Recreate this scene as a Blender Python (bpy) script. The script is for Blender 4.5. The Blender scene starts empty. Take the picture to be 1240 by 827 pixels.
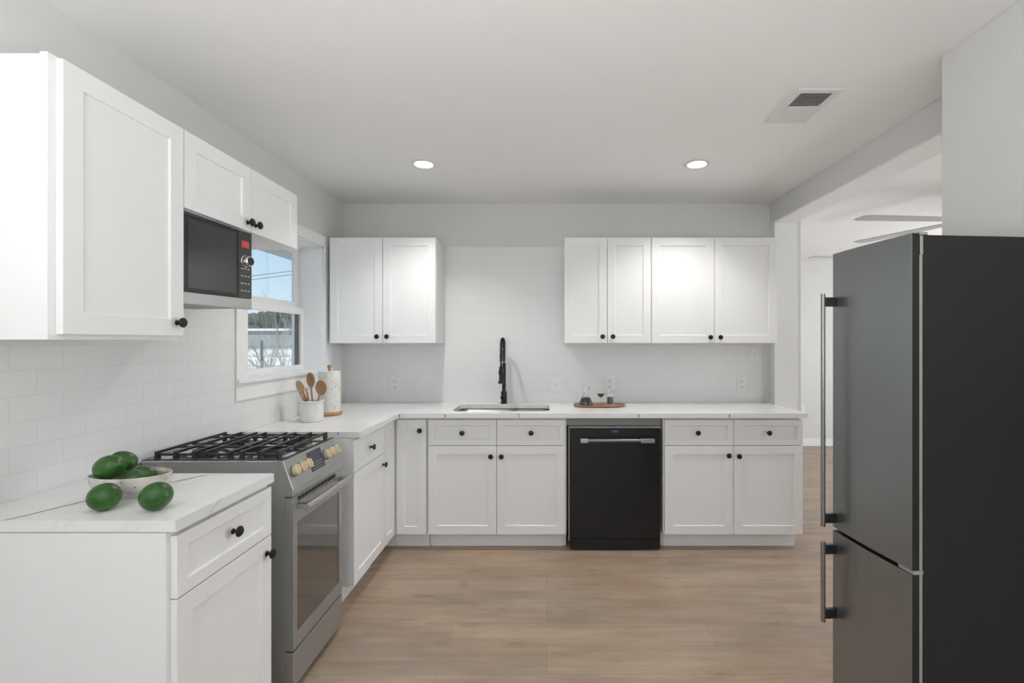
import bpy, bmesh, math, random
from mathutils import Vector, Matrix
random.seed(7)
PI = math.pi
S = bpy.context.scene
COL = S.collection

# ------------------------------------------------------------------ camera, world, light, exposure
EYE = 1.37
FPX = 575.0
cd = bpy.data.cameras.new('camera')
cam = bpy.data.objects.new('camera', cd); COL.objects.link(cam)
cam.location = (0, 0, EYE); cam.rotation_euler = (PI/2, 0, 0)
cd.sensor_fit = 'HORIZONTAL'; cd.sensor_width = 36.0
cd.lens = 36.0*FPX/1240.0
cd.shift_x = -(662-620)/1240.0
cd.shift_y = (414-413.5)/1240.0
cd.clip_start = 0.05; cd.clip_end = 300
S.camera = cam

S.view_settings.view_transform = 'Standard'
S.view_settings.look = 'None'
S.view_settings.gamma = 1.0
S.view_settings.use_curve_mapping = False
S.view_settings.exposure = 0.03

w = bpy.data.worlds.new('sky'); S.world = w; w.use_nodes = True
nt = w.node_tree; nt.nodes.clear()
wo = nt.nodes.new('ShaderNodeOutputWorld'); bg = nt.nodes.new('ShaderNodeBackground')
tc = nt.nodes.new('ShaderNodeTexCoord'); sx = nt.nodes.new('ShaderNodeSeparateXYZ')
cr = nt.nodes.new('ShaderNodeValToRGB')
nt.links.new(tc.outputs['Generated'], sx.inputs[0]); nt.links.new(sx.outputs['Z'], cr.inputs[0])
e = cr.color_ramp.elements
e[0].position = 0.0; e[0].color = (.80, .90, 1.0, 1)
e[1].position = 0.30; e[1].color = (.36, .62, .98, 1)
n_ = e.new(0.12); n_.color = (.60, .80, 1.0, 1)
nt.links.new(cr.outputs[0], bg.inputs['Color']); bg.inputs['Strength'].default_value = 1.12
nt.links.new(bg.outputs[0], wo.inputs['Surface'])


def area_light(name, loc, rot, sx_, sy_, power, color=(1, 1, 1)):
    d = bpy.data.lights.new(name, 'AREA'); d.shape = 'RECTANGLE'; d.size = sx_; d.size_y = sy_
    d.energy = power; d.color = color
    o = bpy.data.objects.new(name, d); COL.objects.link(o); o.location = loc; o.rotation_euler = rot
    return o

# area lights added for daylight: window behind the camera, unseen window of next room
area_light('window_daylight_rear', (-.35, -2.55, 1.45), (PI/2, 0, 0), 1.8, 1.7, 13, (1, 1, 1))
area_light('added_daylight_room', (5.15, 3.6, 1.35), (0, PI/2, 0), 2.0, 3.4, 66, (1, 1, 1))
# unseen fill light added behind the camera, aimed at the ceiling
area_light('added_ceiling_fill', (-.3, -.65, 1.15), (PI, 0, 0), 2.0, 1.8, 57, (.95, .985, 1))
DOWNLIGHT_W = 48.0
sd = bpy.data.lights.new('sun', 'SUN'); sd.energy = 3.6; sd.angle = math.radians(2); sd.color = (1, .96, .9)
so = bpy.data.objects.new('sun', sd); COL.objects.link(so)
so.rotation_euler = (math.radians(42), 0, 0)

# ------------------------------------------------------------------ helpers: materials


def new_mat(name):
    m = bpy.data.materials.new(name); m.use_nodes = True
    return m, m.node_tree, m.node_tree.nodes['Principled BSDF']


def mat(name, col, rough=.5, metal=0.0, var=.03, scale=30, bump=0.0, bscale=200, coat=0, stretch=None, spec=None):
    m, t, b = new_mat(name)
    tcn = t.nodes.new('ShaderNodeTexCoord')
    src = tcn.outputs['Object']
    if stretch:
        mp = t.nodes.new('ShaderNodeMapping'); mp.inputs['Scale'].default_value = stretch
        t.links.new(src, mp.inputs[0]); src = mp.outputs[0]
    nz = t.nodes.new('ShaderNodeTexNoise'); nz.inputs['Scale'].default_value = scale; nz.inputs['Detail'].default_value = 4
    t.links.new(src, nz.inputs['Vector'])
    r = t.nodes.new('ShaderNodeValToRGB')
    lo = tuple(max(0, c*(1-var)) for c in col); hi = tuple(min(1, c*(1+var)) for c in col)
    r.color_ramp.elements[0].position = .3; r.color_ramp.elements[0].color = (*lo, 1)
    r.color_ramp.elements[1].position = .7; r.color_ramp.elements[1].color = (*hi, 1)
    t.links.new(nz.outputs['Fac'], r.inputs[0]); t.links.new(r.outputs[0], b.inputs['Base Color'])
    b.inputs['Roughness'].default_value = rough; b.inputs['Metallic'].default_value = metal
    if spec is not None: b.inputs['Specular IOR Level'].default_value = spec
    if coat: b.inputs['Coat Weight'].default_value = coat
    if bump:
        n2 = t.nodes.new('ShaderNodeTexNoise'); n2.inputs['Scale'].default_value = bscale
        t.links.new(src, n2.inputs['Vector'])
        bp = t.nodes.new('ShaderNodeBump'); bp.inputs['Strength'].default_value = bump; bp.inputs['Distance'].default_value = .002
        t.links.new(n2.outputs['Fac'], bp.inputs['Height']); t.links.new(bp.outputs[0], b.inputs['Normal'])
    return m


def emit(name, col, strength):
    m, t, b = new_mat(name)
    b.inputs['Base Color'].default_value = (*col, 1)
    b.inputs['Emission Color'].default_value = (*col, 1); b.inputs['Emission Strength'].default_value = strength
    return m


def tile_mat(name, axis):
    m, t, b = new_mat(name)
    tcn = t.nodes.new('ShaderNodeTexCoord'); sp = t.nodes.new('ShaderNodeSeparateXYZ'); cb = t.nodes.new('ShaderNodeCombineXYZ')
    t.links.new(tcn.outputs['Object'], sp.inputs[0])
    t.links.new(sp.outputs[axis], cb.inputs[0])
    sub = t.nodes.new('ShaderNodeMath'); sub.operation = 'SUBTRACT'; sub.inputs[1].default_value = .905
    t.links.new(sp.outputs['Z'], sub.inputs[0]); t.links.new(sub.outputs[0], cb.inputs[1])
    br = t.nodes.new('ShaderNodeTexBrick'); br.offset = .5
    for k, v in (('Scale', 1.0), ('Brick Width', .1535), ('Row Height', .0759), ('Mortar Size', .0016), ('Mortar Smooth', .35), ('Bias', 0)):
        br.inputs[k].default_value = v
    br.inputs['Color1'].default_value = (.80, .80, .795, 1); br.inputs['Color2'].default_value = (.79, .79, .785, 1)
    br.inputs['Mortar'].default_value = (.74, .74, .735, 1)
    t.links.new(cb.outputs[0], br.inputs['Vector']); t.links.new(br.outputs['Color'], b.inputs['Base Color'])
    b.inputs['Roughness'].default_value = .22
    inv = t.nodes.new('ShaderNodeMath'); inv.operation = 'SUBTRACT'; inv.inputs[0].default_value = 1
    t.links.new(br.outputs['Fac'], inv.inputs[1])
    bp = t.nodes.new('ShaderNodeBump'); bp.inputs['Strength'].default_value = .35; bp.inputs['Distance'].default_value = .0015
    t.links.new(inv.outputs[0], bp.inputs['Height']); t.links.new(bp.outputs[0], b.inputs['Normal'])
    return m


def floor_mat():
    m, t, b = new_mat('oak_plank_floor')
    tcn = t.nodes.new('ShaderNodeTexCoord'); src = tcn.outputs['Object']
    br = t.nodes.new('ShaderNodeTexBrick'); br.offset = .37
    for k, v in (('Scale', 1.0), ('Brick Width', 1.22), ('Row Height', .178), ('Mortar Size', .0012), ('Mortar Smooth', .2)):
        br.inputs[k].default_value = v
    br.inputs['Color1'].default_value = (.43, .325, .235, 1); br.inputs['Color2'].default_value = (.385, .30, .225, 1)
    br.inputs['Mortar'].default_value = (.27, .20, .145, 1)
    t.links.new(src, br.inputs['Vector'])
    def grain(sc, sx_, lo, hi, p0, p1, prev):
        mp = t.nodes.new('ShaderNodeMapping'); mp.inputs['Scale'].default_value = (sx_, 1, 1)
        t.links.new(src, mp.inputs[0])
        # shift the grain from plank to plank
        nz = t.nodes.new('ShaderNodeTexNoise'); nz.inputs['Scale'].default_value = sc; nz.inputs['Detail'].default_value = 6; nz.inputs['Roughness'].default_value = .6
        t.links.new(mp.outputs[0], nz.inputs['Vector'])
        r = t.nodes.new('ShaderNodeValToRGB')
        r.color_ramp.elements[0].position = p0; r.color_ramp.elements[0].color = (*lo, 1)
        r.color_ramp.elements[1].position = p1; r.color_ramp.elements[1].color = (*hi, 1)
        t.links.new(nz.outputs['Fac'], r.inputs[0])
        mx = t.nodes.new('ShaderNodeMix'); mx.data_type = 'RGBA'; mx.blend_type = 'MULTIPLY'; mx.inputs[0].default_value = 1
        t.links.new(prev, mx.inputs[6]); t.links.new(r.outputs[0], mx.inputs[7])
        return mx.outputs[2]
    c = grain(30, .09, (.86, .85, .84), (1.06, 1.06, 1.06), .3, .7, br.outputs['Color'])
    c = grain(7, .22, (.80, .78, .77), (1.08, 1.08, 1.09), .33, .66, c)
    c = grain(11, .35, (.72, .68, .64), (1, 1, 1), .25, .42, c)
    c = grain(2.2, .6, (.93, .95, 1.0), (1.05, 1.0, .94), .35, .65, c)
    t.links.new(c, b.inputs['Base Color'])
    b.inputs['Roughness'].default_value = .42
    bp = t.nodes.new('ShaderNodeBump'); bp.inputs['Strength'].default_value = .15; bp.inputs['Distance'].default_value = .001; bp.invert = True
    t.links.new(br.outputs['Fac'], bp.inputs['Height']); t.links.new(bp.outputs[0], b.inputs['Normal'])
    return m


def marble_mat():
    m, t, b = new_mat('white_quartz')
    tcn = t.nodes.new('ShaderNodeTexCoord')
    nz = t.nodes.new('ShaderNodeTexNoise'); nz.inputs['Scale'].default_value = 2.2; nz.inputs['Detail'].default_value = 5; nz.inputs['Distortion'].default_value = 1.2
    t.links.new(tcn.outputs['Object'], nz.inputs['Vector'])
    sb = t.nodes.new('ShaderNodeMath'); sb.operation = 'SUBTRACT'; sb.inputs[1].default_value = .5
    ab = t.nodes.new('ShaderNodeMath'); ab.operation = 'ABSOLUTE'
    t.links.new(nz.outputs['Fac'], sb.inputs[0]); t.links.new(sb.outputs[0], ab.inputs[0])
    r = t.nodes.new('ShaderNodeValToRGB')
    r.color_ramp.elements[0].position = 0; r.color_ramp.elements[0].color = (.79, .79, .78, 1)
    r.color_ramp.elements[1].position = .012; r.color_ramp.elements[1].color = (.83, .83, .82, 1)
    t.links.new(ab.outputs[0], r.inputs[0]); t.links.new(r.outputs[0], b.inputs['Base Color'])
    b.inputs['Roughness'].default_value = .25
    return m


def speckle_mat(name, base, spot, scale=90, thr=.28, rough=.35, patch=None):
    m, t, b = new_mat(name)
    tcn = t.nodes.new('ShaderNodeTexCoord')
    v = t.nodes.new('ShaderNodeTexVoronoi'); v.inputs['Scale'].default_value = scale
    t.links.new(tcn.outputs['Object'], v.inputs['Vector'])
    r = t.nodes.new('ShaderNodeValToRGB')
    r.color_ramp.elements[0].position = thr*.6; r.color_ramp.elements[0].color = (0, 0, 0, 1)
    r.color_ramp.elements[1].position = thr; r.color_ramp.elements[1].color = (1, 1, 1, 1)
    t.links.new(v.outputs['Distance'], r.inputs[0])
    nz = t.nodes.new('ShaderNodeTexNoise'); nz.inputs['Scale'].default_value = 14
    t.links.new(tcn.outputs['Object'], nz.inputs['Vector'])
    r2 = t.nodes.new('ShaderNodeValToRGB')
    r2.color_ramp.elements[0].position = .5; r2.color_ramp.elements[0].color = (1, 1, 1, 1)
    r2.color_ramp.elements[1].position = .58; r2.color_ramp.elements[1].color = (0, 0, 0, 1)
    t.links.new(nz.outputs['Fac'], r2.inputs[0])
    mxm = t.nodes.new('ShaderNodeMath'); mxm.operation = 'MAXIMUM'
    t.links.new(r.outputs[0], mxm.inputs[0]); t.links.new(r2.outputs[0], mxm.inputs[1])
    mx = t.nodes.new('ShaderNodeMix'); mx.data_type = 'RGBA'
    mx.inputs[6].default_value = (*spot, 1)
    t.links.new(mxm.outputs[0], mx.inputs[0])
    pr = t.nodes.new('ShaderNodeValToRGB'); n3 = t.nodes.new('ShaderNodeTexNoise'); n3.inputs['Scale'].default_value = 22; n3.inputs['Detail'].default_value = 5
    t.links.new(tcn.outputs['Object'], n3.inputs['Vector']); t.links.new(n3.outputs['Fac'], pr.inputs[0])
    pr.color_ramp.elements[0].position = .35; pr.color_ramp.elements[0].color = (*(patch or base), 1)
    pr.color_ramp.elements[1].position = .55; pr.color_ramp.elements[1].color = (*base, 1)
    t.links.new(pr.outputs[0], mx.inputs[7])
    t.links.new(mx.outputs[2], b.inputs['Base Color']); b.inputs['Roughness'].default_value = rough
    return m


def pane_mat():
    m, t, b = new_mat('clear_pane')
    t.nodes.remove(b)
    out = t.nodes['Material Output']
    tr = t.nodes.new('ShaderNodeBsdfTransparent'); tr.inputs[0].default_value = (.97, .985, .98, 1)
    gl = t.nodes.new('ShaderNodeBsdfGlossy'); gl.inputs['Roughness'].default_value = .02
    fr = t.nodes.new('ShaderNodeFresnel'); fr.inputs['IOR'].default_value = 1.45
    mx = t.nodes.new('ShaderNodeMixShader')
    ml = t.nodes.new('ShaderNodeMath'); ml.operation = 'MULTIPLY'; ml.inputs[1].default_value = .25
    t.links.new(fr.outputs[0], ml.inputs[0])
    t.links.new(ml.outputs[0], mx.inputs[0]); t.links.new(tr.outputs[0], mx.inputs[1]); t.links.new(gl.outputs[0], mx.inputs[2])
    t.links.new(mx.outputs[0], out.inputs['Surface'])
    return m


def glass_mat(name, col=(1, 1, 1), rough=0.0):
    m, t, b = new_mat(name)
    b.inputs['Base Color'].default_value = (*col, 1); b.inputs['Transmission Weight'].default_value = 1
    b.inputs['Roughness'].default_value = rough; b.inputs['IOR'].default_value = 1.45
    return m


def lime_mat():
    m, t, b = new_mat('lime_skin')
    tcn = t.nodes.new('ShaderNodeTexCoord')
    nz = t.nodes.new('ShaderNodeTexNoise'); nz.inputs['Scale'].default_value = 14; nz.inputs['Detail'].default_value = 5
    t.links.new(tcn.outputs['Object'], nz.inputs['Vector'])
    r = t.nodes.new('ShaderNodeValToRGB')
    r.color_ramp.elements[0].position = .3; r.color_ramp.elements[0].color = (.010, .062, .008, 1)
    r.color_ramp.elements[1].position = .75; r.color_ramp.elements[1].color = (.045, .15, .018, 1)
    t.links.new(nz.outputs['Fac'], r.inputs[0]); t.links.new(r.outputs[0], b.inputs['Base Color'])
    b.inputs['Roughness'].default_value = .33
    n2 = t.nodes.new('ShaderNodeTexNoise'); n2.inputs['Scale'].default_value = 260
    t.links.new(tcn.outputs['Object'], n2.inputs['Vector'])
    bp = t.nodes.new('ShaderNodeBump'); bp.inputs['Strength'].default_value = .12; bp.inputs['Distance'].default_value = .001
    t.links.new(n2.outputs['Fac'], bp.inputs['Height']); t.links.new(bp.outputs[0], b.inputs['Normal'])
    return m


M = {
    'wall': mat('wall_paint', (.70, .695, .675), .75, var=.012, scale=6, bump=.05),
    'ceil': mat('ceiling_paint', (.87, .865, .855), .85, var=.008, scale=5, bump=.06),
    'trim': mat('trim_paint', (.87, .87, .865), .4, var=.01),
    'cab': mat('cabinet_paint', (.85, .85, .85), .42, var=.006, scale=20),
    'tile_b': tile_mat('back_subway_tile', 'X'), 'tile_l': tile_mat('left_subway_tile', 'Y'),
    'floor': floor_mat(), 'quartz': marble_mat(),
    'vein': mat('dark_vein', (.07, .065, .06), .4),
    'vein_l': mat('pale_vein', (.42, .41, .40), .4),
    'black': mat('black_metal', (.012, .012, .012), .35, metal=.3, var=.1),
    'blackp': mat('black_enamel', (.014, .014, .015), .28, var=.1),
    'iron': mat('cast_iron', (.018, .018, .018), .30, var=.15, scale=60),
    'steel': mat('brushed_steel', (.52, .52, .51), .30, metal=1.0, var=.05, scale=40, stretch=(1, 1, 30)),
    'steel_h': mat('handle_steel', (.33, .33, .33), .3, metal=1),
    'steel_d': mat('dark_steel', (.24, .23, .22), .35, metal=.9),
    'steel_s': mat('satin_steel', (.43, .43, .42), .38, metal=.75, var=.05, scale=40, stretch=(1, 1, 30)),
    'sinksteel': mat('sink_steel', (.40, .40, .39), .28, metal=1.0, var=.04, scale=50, stretch=(12, 1, 1)),
    'chrome': mat('chrome', (.75, .75, .75), .12, metal=1.0),
    'knobbrass': mat('champagne_knob', (.66, .55, .37), .45, metal=.15, var=.04),
    'darkglass': mat('dark_glass', (.05, .05, .049), .10, var=.05, spec=.6),
    'ovenglass': mat('oven_glass', (.075, .07, .065), .05, var=.05, spec=.9, coat=.6),
    'display': mat('black_display', (.05, .055, .075), .15),
    'dw': mat('slate_black_door', (.0115, .012, .0135), .32, metal=.2, var=.05),
    'fridge': mat('slate_steel', (.28, .29, .29), .32, metal=.85, var=.03, scale=30, stretch=(30, 30, 1)),
    'fridge_s': mat('charcoal_side', (.021, .021, .020), .65, var=.03, spec=.3),
    'gasket': mat('gasket_grey', (.36, .35, .33), .5),
    'wood': mat('warm_wood', (.42, .24, .115), .5, var=.22, scale=14, stretch=(1, 1, .15)),
    'wood_d': mat('walnut_tray', (.33, .175, .10), .42, var=.2, scale=12, stretch=(.15, 1, 1)),
    'wood_l': mat('pale_wood', (.58, .40, .23), .5, var=.18, scale=14, stretch=(1, 1, .15)),
    'crock': speckle_mat('speckled_stoneware', (.76, .75, .73), (.40, .36, .32), 70, .2),
    'canister': speckle_mat('spotted_stoneware', (.80, .79, .76), (.35, .25, .15), 75, .3, patch=(.74, .70, .63)),
    'bowl': speckle_mat('speckled_bowl', (.66, .62, .56), (.20, .11, .06), 75, .24, rough=.25, patch=(.50, .46, .40)),
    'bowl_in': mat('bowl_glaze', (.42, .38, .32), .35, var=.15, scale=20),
    'glass': glass_mat('clear_glass'), 'glass_g': glass_mat('green_tint_glass', (.93, .98, .96)),
    'pane': pane_mat(),
    'liquid': mat('dark_coffee', (.012, .014, .017), .12), 'liquid_b': mat('brown_drink', (.10, .04, .015), .12, var=.3, scale=60),
    'white_p': mat('white_plastic', (.80, .80, .79), .35, var=.01), 'slot': mat('slot_dark', (.10, .10, .10), .6),
    'lamp': emit('lamp_lens', (1, .985, .96), 6.0),
    'red': emit('red_display', (.42, .04, .04), .4), 'blue': emit('dim_blue_display', (.05, .06, .11), .35),
    'btn': mat('button_print', (.6, .6, .6), .5),
    'lime': lime_mat(), 'stem': mat('lime_stem', (.06, .11, .02), .6),
    'lvein': mat('lime_rib', (.075, .22, .05), .5),
    'bark': mat('bare_bark', (.38, .33, .28), .8, var=.2), 'barkd': mat('dark_bark', (.16, .13, .11), .8, var=.2),
    'shed': mat('shed_siding', (.82, .82, .80), .7, var=.08, scale=3), 'roof': mat('shed_roof', (.12, .12, .125), .7, var=.15),
    'ground': mat('winter_ground', (.46, .44, .39), .9, var=.2, scale=3), 'wire': mat('galvanized_wire', (.22, .22, .22), .5, metal=.3),
    'green': mat('dark_evergreen', (.035, .05, .032), .85, var=.4, scale=4),
    'ext': mat('house_soffit', (.62, .60, .57), .7), 'screen': mat('screen_frame', (.02, .021, .028), .5),
    'vent': mat('vent_white', (.74, .74, .73), .5), 'ventd': mat('duct_dark', (.10, .10, .10), .8),
    'filler': mat('grey_filler', (.33, .33, .315), .5),
    'footglaze': mat('pale_green_glaze', (.70, .78, .75), .12, coat=.5),
    'fan': mat('fan_blade', (.50, .50, .49), .5),
}

# ------------------------------------------------------------------ helpers: geometry


class MB:
    def __init__(s): s.bm = bmesh.new(); s.mi = 0

    def _f(s, vs):
        try:
            f = s.bm.faces.new(vs); f.material_index = s.mi; return f
        except ValueError:
            return None

    def box(s, x0, x1, y0, y1, z0, z1):
        v = [s.bm.verts.new(p) for p in ((x0, y0, z0), (x1, y0, z0), (x1, y1, z0), (x0, y1, z0), (x0, y0, z1), (x1, y0, z1), (x1, y1, z1), (x0, y1, z1))]
        for q in ((0, 3, 2, 1), (4, 5, 6, 7), (0, 1, 5, 4), (1, 2, 6, 5), (2, 3, 7, 6), (3, 0, 4, 7)): s._f([v[i] for i in q])
        return s

    def prism(s, pts, axis, a, b):
        def P(u, w_, t): return {'x': (t, u, w_), 'y': (u, t, w_), 'z': (u, w_, t)}[axis]
        A = [s.bm.verts.new(P(u, v, a)) for u, v in pts]; B = [s.bm.verts.new(P(u, v, b)) for u, v in pts]
        s._f(A); s._f(B[::-1])
        for i in range(len(pts)):
            j = (i+1) % len(pts); s._f([A[j], A[i], B[i], B[j]])
        return s

    def lathe(s, prof, c=(0, 0, 0), seg=32, ax=(0, 0, 1), sc=(1, 1)):
        ax = Vector(ax).normalized(); q = Vector((0, 0, 1)).rotation_difference(ax)
        rings = []
        for r, z in prof:
            if r < 1e-6: rings.append([s.bm.verts.new(Vector(c)+q @ Vector((0, 0, z)))])
            else: rings.append([s.bm.verts.new(Vector(c)+q @ Vector((r*sc[0]*math.cos(2*PI*k/seg), r*sc[1]*math.sin(2*PI*k/seg), z))) for k in range(seg)])
        for a, b in zip(rings, rings[1:]):
            for k in range(seg):
                l = (k+1) % seg
                if len(a) == 1 and len(b) == 1: continue
                if len(a) == 1: s._f([a[0], b[l], b[k]])
                elif len(b) == 1: s._f([a[k], a[l], b[0]])
                else: s._f([a[k], a[l], b[l], b[k]])
        return s

    def cyl(s, p, q, r0, r1=None, seg=20):
        p = Vector(p); q = Vector(q); L = (q-p).length; r1 = r0 if r1 is None else r1
        return s.lathe([(0, 0), (r0, 0), (r1, L), (0, L)], p, seg, q-p)

    def tube(s, path, r, seg=10, cap=True):
        path = [Vector(p) for p in path]; n = len(path)
        rs = r if isinstance(r, (list, tuple)) else [r]*n
        t0 = (path[1]-path[0]).normalized(); u = t0.orthogonal().normalized(); rings = []
        for i in range(n):
            t = (path[min(i+1, n-1)]-path[max(i-1, 0)]).normalized()
            u = (u-t*u.dot(t)).normalized(); v = t.cross(u)
            rings.append([s.bm.verts.new(path[i]+(u*math.cos(2*PI*k/seg)+v*math.sin(2*PI*k/seg))*rs[i]) for k in range(seg)])
        for a, b in zip(rings, rings[1:]):
            for k in range(seg):
                l = (k+1) % seg; s._f([a[k], a[l], b[l], b[k]])
        if cap: s._f(rings[0][::-1]); s._f(rings[-1])
        return s

    def ball(s, c, r, seg=20, rings=12, sc=(1, 1, 1), rot=None):
        before = len(s.bm.verts)
        prof = [(r*math.sin(PI*i/rings), -r*math.cos(PI*i/rings)) for i in range(rings+1)]
        prof[0] = (0, -r); prof[-1] = (0, r)
        s.lathe(prof, (0, 0, 0), seg)
        s.bm.verts.ensure_lookup_table()
        Mx = Matrix.Translation(Vector(c)) @ (rot.to_matrix().to_4x4() if rot else Matrix.Identity(4)) @ Matrix.Diagonal((*sc, 1))
        for v in s.bm.verts[before:]: v.co = Mx @ v.co
        return s

    def strip(s, pts, wd, axis):
        """flat ribbon lying in the plane normal to axis"""
        n = {'x': Vector((1, 0, 0)), 'y': Vector((0, -1, 0)), 'z': Vector((0, 0, 1))}[axis]
        P = [Vector(p) for p in pts]; L = []
        for i in range(len(P)):
            t = (P[min(i+1, len(P)-1)]-P[max(i-1, 0)]).normalized(); o = n.cross(t)*wd/2
            L.append((s.bm.verts.new(P[i]-o), s.bm.verts.new(P[i]+o)))
        for a, b in zip(L, L[1:]): s._f([a[0], b[0], b[1], a[1]])
        return s

    def build(s, name, mats, parent=None, loc=(0, 0, 0), rot=(0, 0, 0), bevel=0, smooth=False, fix=True):
        if fix: bmesh.ops.recalc_face_normals(s.bm, faces=s.bm.faces)
        me = bpy.data.meshes.new(name); s.bm.to_mesh(me); s.bm.free()
        for m in (mats if isinstance(mats, (list, tuple)) else [mats]): me.materials.append(M[m] if isinstance(m, str) else m)
        o = bpy.data.objects.new(name, me); COL.objects.link(o)
        o.location = loc; o.rotation_euler = rot
        if parent: o.parent = parent
        if smooth:
            me.polygons.foreach_set('use_smooth', [True]*len(me.polygons))
            md = o.modifiers.new('es', 'EDGE_SPLIT'); md.split_angle = math.radians(38)
        if bevel:
            md = o.modifiers.new('bv', 'BEVEL'); md.width = bevel; md.segments = 2; md.limit_method = 'ANGLE'; md.angle_limit = math.radians(40)
        return o


def box(*a): return MB().box(*a)


def tag(o, label, cat, group=None):
    o['label'] = label; o['category'] = cat
    if group: o['group'] = group
    return o


def thing(name, label, cat, loc=(0, 0, 0), rz=0, group=None):
    o = bpy.data.objects.new(name, None); COL.objects.link(o); o.empty_display_size = .05
    o.location = loc; o.rotation_euler = (0, 0, rz)
    return tag(o, label, cat, group)


def struct(o): o['kind'] = 'structure'; return o


def dup(root, loc, rz=None, label=None):
    r = root.copy(); COL.objects.link(r); r.location = loc
    if rz is not None: r.rotation_euler = (0, 0, rz)
    if label: r['label'] = label
    for ch in list(root.children):
        c = ch.copy(); COL.objects.link(c); c.parent = r
        for g in list(ch.children):
            d = g.copy(); COL.objects.link(d); d.parent = c
    return r

# ------------------------------------------------------------------ the room
XL, YB, ZC = -1.574, 3.68, 2.44          # left wall, back wall, ceiling
XH0, XH1, ZH = 1.728, 1.90, 2.29         # header over the wide opening
YR, XR, YF = -2.6, 5.2, 6.25             # rear wall, far right wall, next room's far wall
struct(box(-1.8, XR+.2, YR-.2, YF+.2, -.12, 0).build('floor', 'floor'))
struct(box(-1.8, XR+.2, YR-.2, YF+.2, ZC, ZC+.12).build('ceiling', 'ceil'))
# left wall with the window opening
WY0, WY1, WZ0, WZ1 = 2.475, 3.335, 1.18, 2.035
b = MB()
b.box(XL-.21, XL, YR-.2, WY0, 0, ZC); b.box(XL-.21, XL, WY1, YB+.15, 0, ZC)
b.box(XL-.21, XL, WY0, WY1, 0, WZ0-.02); b.box(XL-.21, XL, WY0, WY1, WZ1, ZC)
struct(b.build('wall_left', 'wall'))
struct(box(XL, XH1, YB, YB+.15, 0, ZC).build('wall_back', 'wall'))
struct(box(XH0, XH1, 3.6, YB, 0, ZH-.012).build('wall_stub', 'trim', bevel=.003))
struct(box(XH0, XH1, 1.78, YB, ZH, ZC).build('wall_header', 'wall', bevel=.003))
struct(box(XH0, XH1, 1.78, YB, ZH-.012, ZH).build('header_underside_lit', 'trim', bevel=.003))  # added board, painted paler for the light the header's underside catches
struct(box(1.48, XH1, YR-.2, 1.78, 0, ZC).build('wall_right', 'wall', bevel=.003))
struct(box(XH1, XR+.2, YF, YF+.15, 0, ZC).build('wall_far', 'wall'))
struct(box(XH1, XR+.2, 1.2, 1.35, 0, ZC).build('wall_near', 'wall'))
struct(box(XH1, XH1+.15, YB+.15, YF, 0, ZC).build('wall_side', 'wall'))
b = MB()
b.box(XR, XR+.15, 1.3, 1.9, 0, ZC); b.box(XR, XR+.15, 5.3, YF, 0, ZC); b.box(XR, XR+.15, 1.9, 5.3, 0, .35); b.box(XR, XR+.15, 1.9, 5.3, 2.35, ZC)
struct(b.build('wall_east', 'wall'))
b = MB()
b.box(XL, -1.25, YR-.15, YR, 0, ZC); b.box(1.55, 1.9, YR-.15, YR, 0, ZC); b.box(-1.25, 1.55, YR-.15, YR, 0, .6); b.box(-1.25, 1.55, YR-.15, YR, 2.3, ZC)
struct(b.build('wall_rear', 'wall'))
struct(box(XH1+.15, XR, YF-.015, YF, 0, .095).build('baseboard_far', 'trim', bevel=.003))
# muntins of the rear window (seen mirrored in the dark glass)
b = MB()
b.box(-1.25, 1.55, YR-.09, YR-.05, .58, .66); b.box(-1.25, 1.55, YR-.09, YR-.05, 2.24, 2.3); b.box(-1.25, 1.55, YR-.09, YR-.05, 1.42, 1.48)
for x in (-1.25, -.34, .59, 1.49): b.box(x, x+.06, YR-.09, YR-.05, .6, 2.3)
struct(b.build('window_2', 'trim'))
# subway tile
struct(box(XL, 1.664, YB-.009, YB, .905, 2.105).build('wall_back_tile', 'tile_b'))
b = MB()
b.box(XL, XL+.009, .3, 2.385, .905, 1.376); b.box(XL, XL+.009, 1.64, 2.385, 1.376, 1.832)
b.box(XL, XL+.009, 2.385, YB-.009, .905, 1.075); b.box(XL, XL+.009, 3.445, YB-.009, 1.075, 1.36)
struct(b.build('wall_left_tile', 'tile_l'))

# ------------------------------------------------------------------ the window over the range
win = bpy.data.objects.new('window_1', None); COL.objects.link(win); struct(win)
b = MB()
c0, c1, ct = 2.385, 3.445, 2.112
b.box(XL, XL+.018, c0, WY0, 1.18, ct); b.box(XL, XL+.018, WY1, c1, 1.18, ct); b.box(XL, XL+.018, WY0, WY1, WZ1, ct)
b.build('casing', 'trim', win, bevel=.002)
box(XL, XL+.016, c0, c1, 1.07, 1.16).build('apron', 'trim', win, bevel=.002)
b = MB(); b.box(-1.783, XL, WY0, WY1, 1.16, 1.18); b.box(XL, XL+.03, c0, c1-.01, 1.16, 1.18)
b.build('stool', 'trim', win)
b = MB()     # jamb lining
b.box(-1.783, XL+.001, WY1-.012, WY1, WZ0, WZ1); b.box(-1.783, XL+.001, WY0, WY0+.012, WZ0, WZ1); b.box(-1.783, XL+.001, WY0, WY1, WZ1-.012, WZ1)
b.build('jamb', 'trim', win)


def sash(name, x0, x1, z0, z1, top, bot, side=.035):
    m = MB(); y0, y1 = WY0+.012, WY1-.012
    m.box(x0, x1, y0, y0+side, z0, z1); m.box(x0, x1, y1-side, y1, z0, z1)
    m.box(x0, x1, y0+side, y1-side, z0, z0+bot); m.box(x0, x1, y0+side, y1-side, z1-top, z1)
    o = m.build(name, 'trim', win, bevel=.002)
    xm = (x0+x1)/2
    box(xm-.002, xm+.002, y0+side, y1-side, z0+bot, z1-top).build('pane', 'pane', o)
    return o


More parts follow.
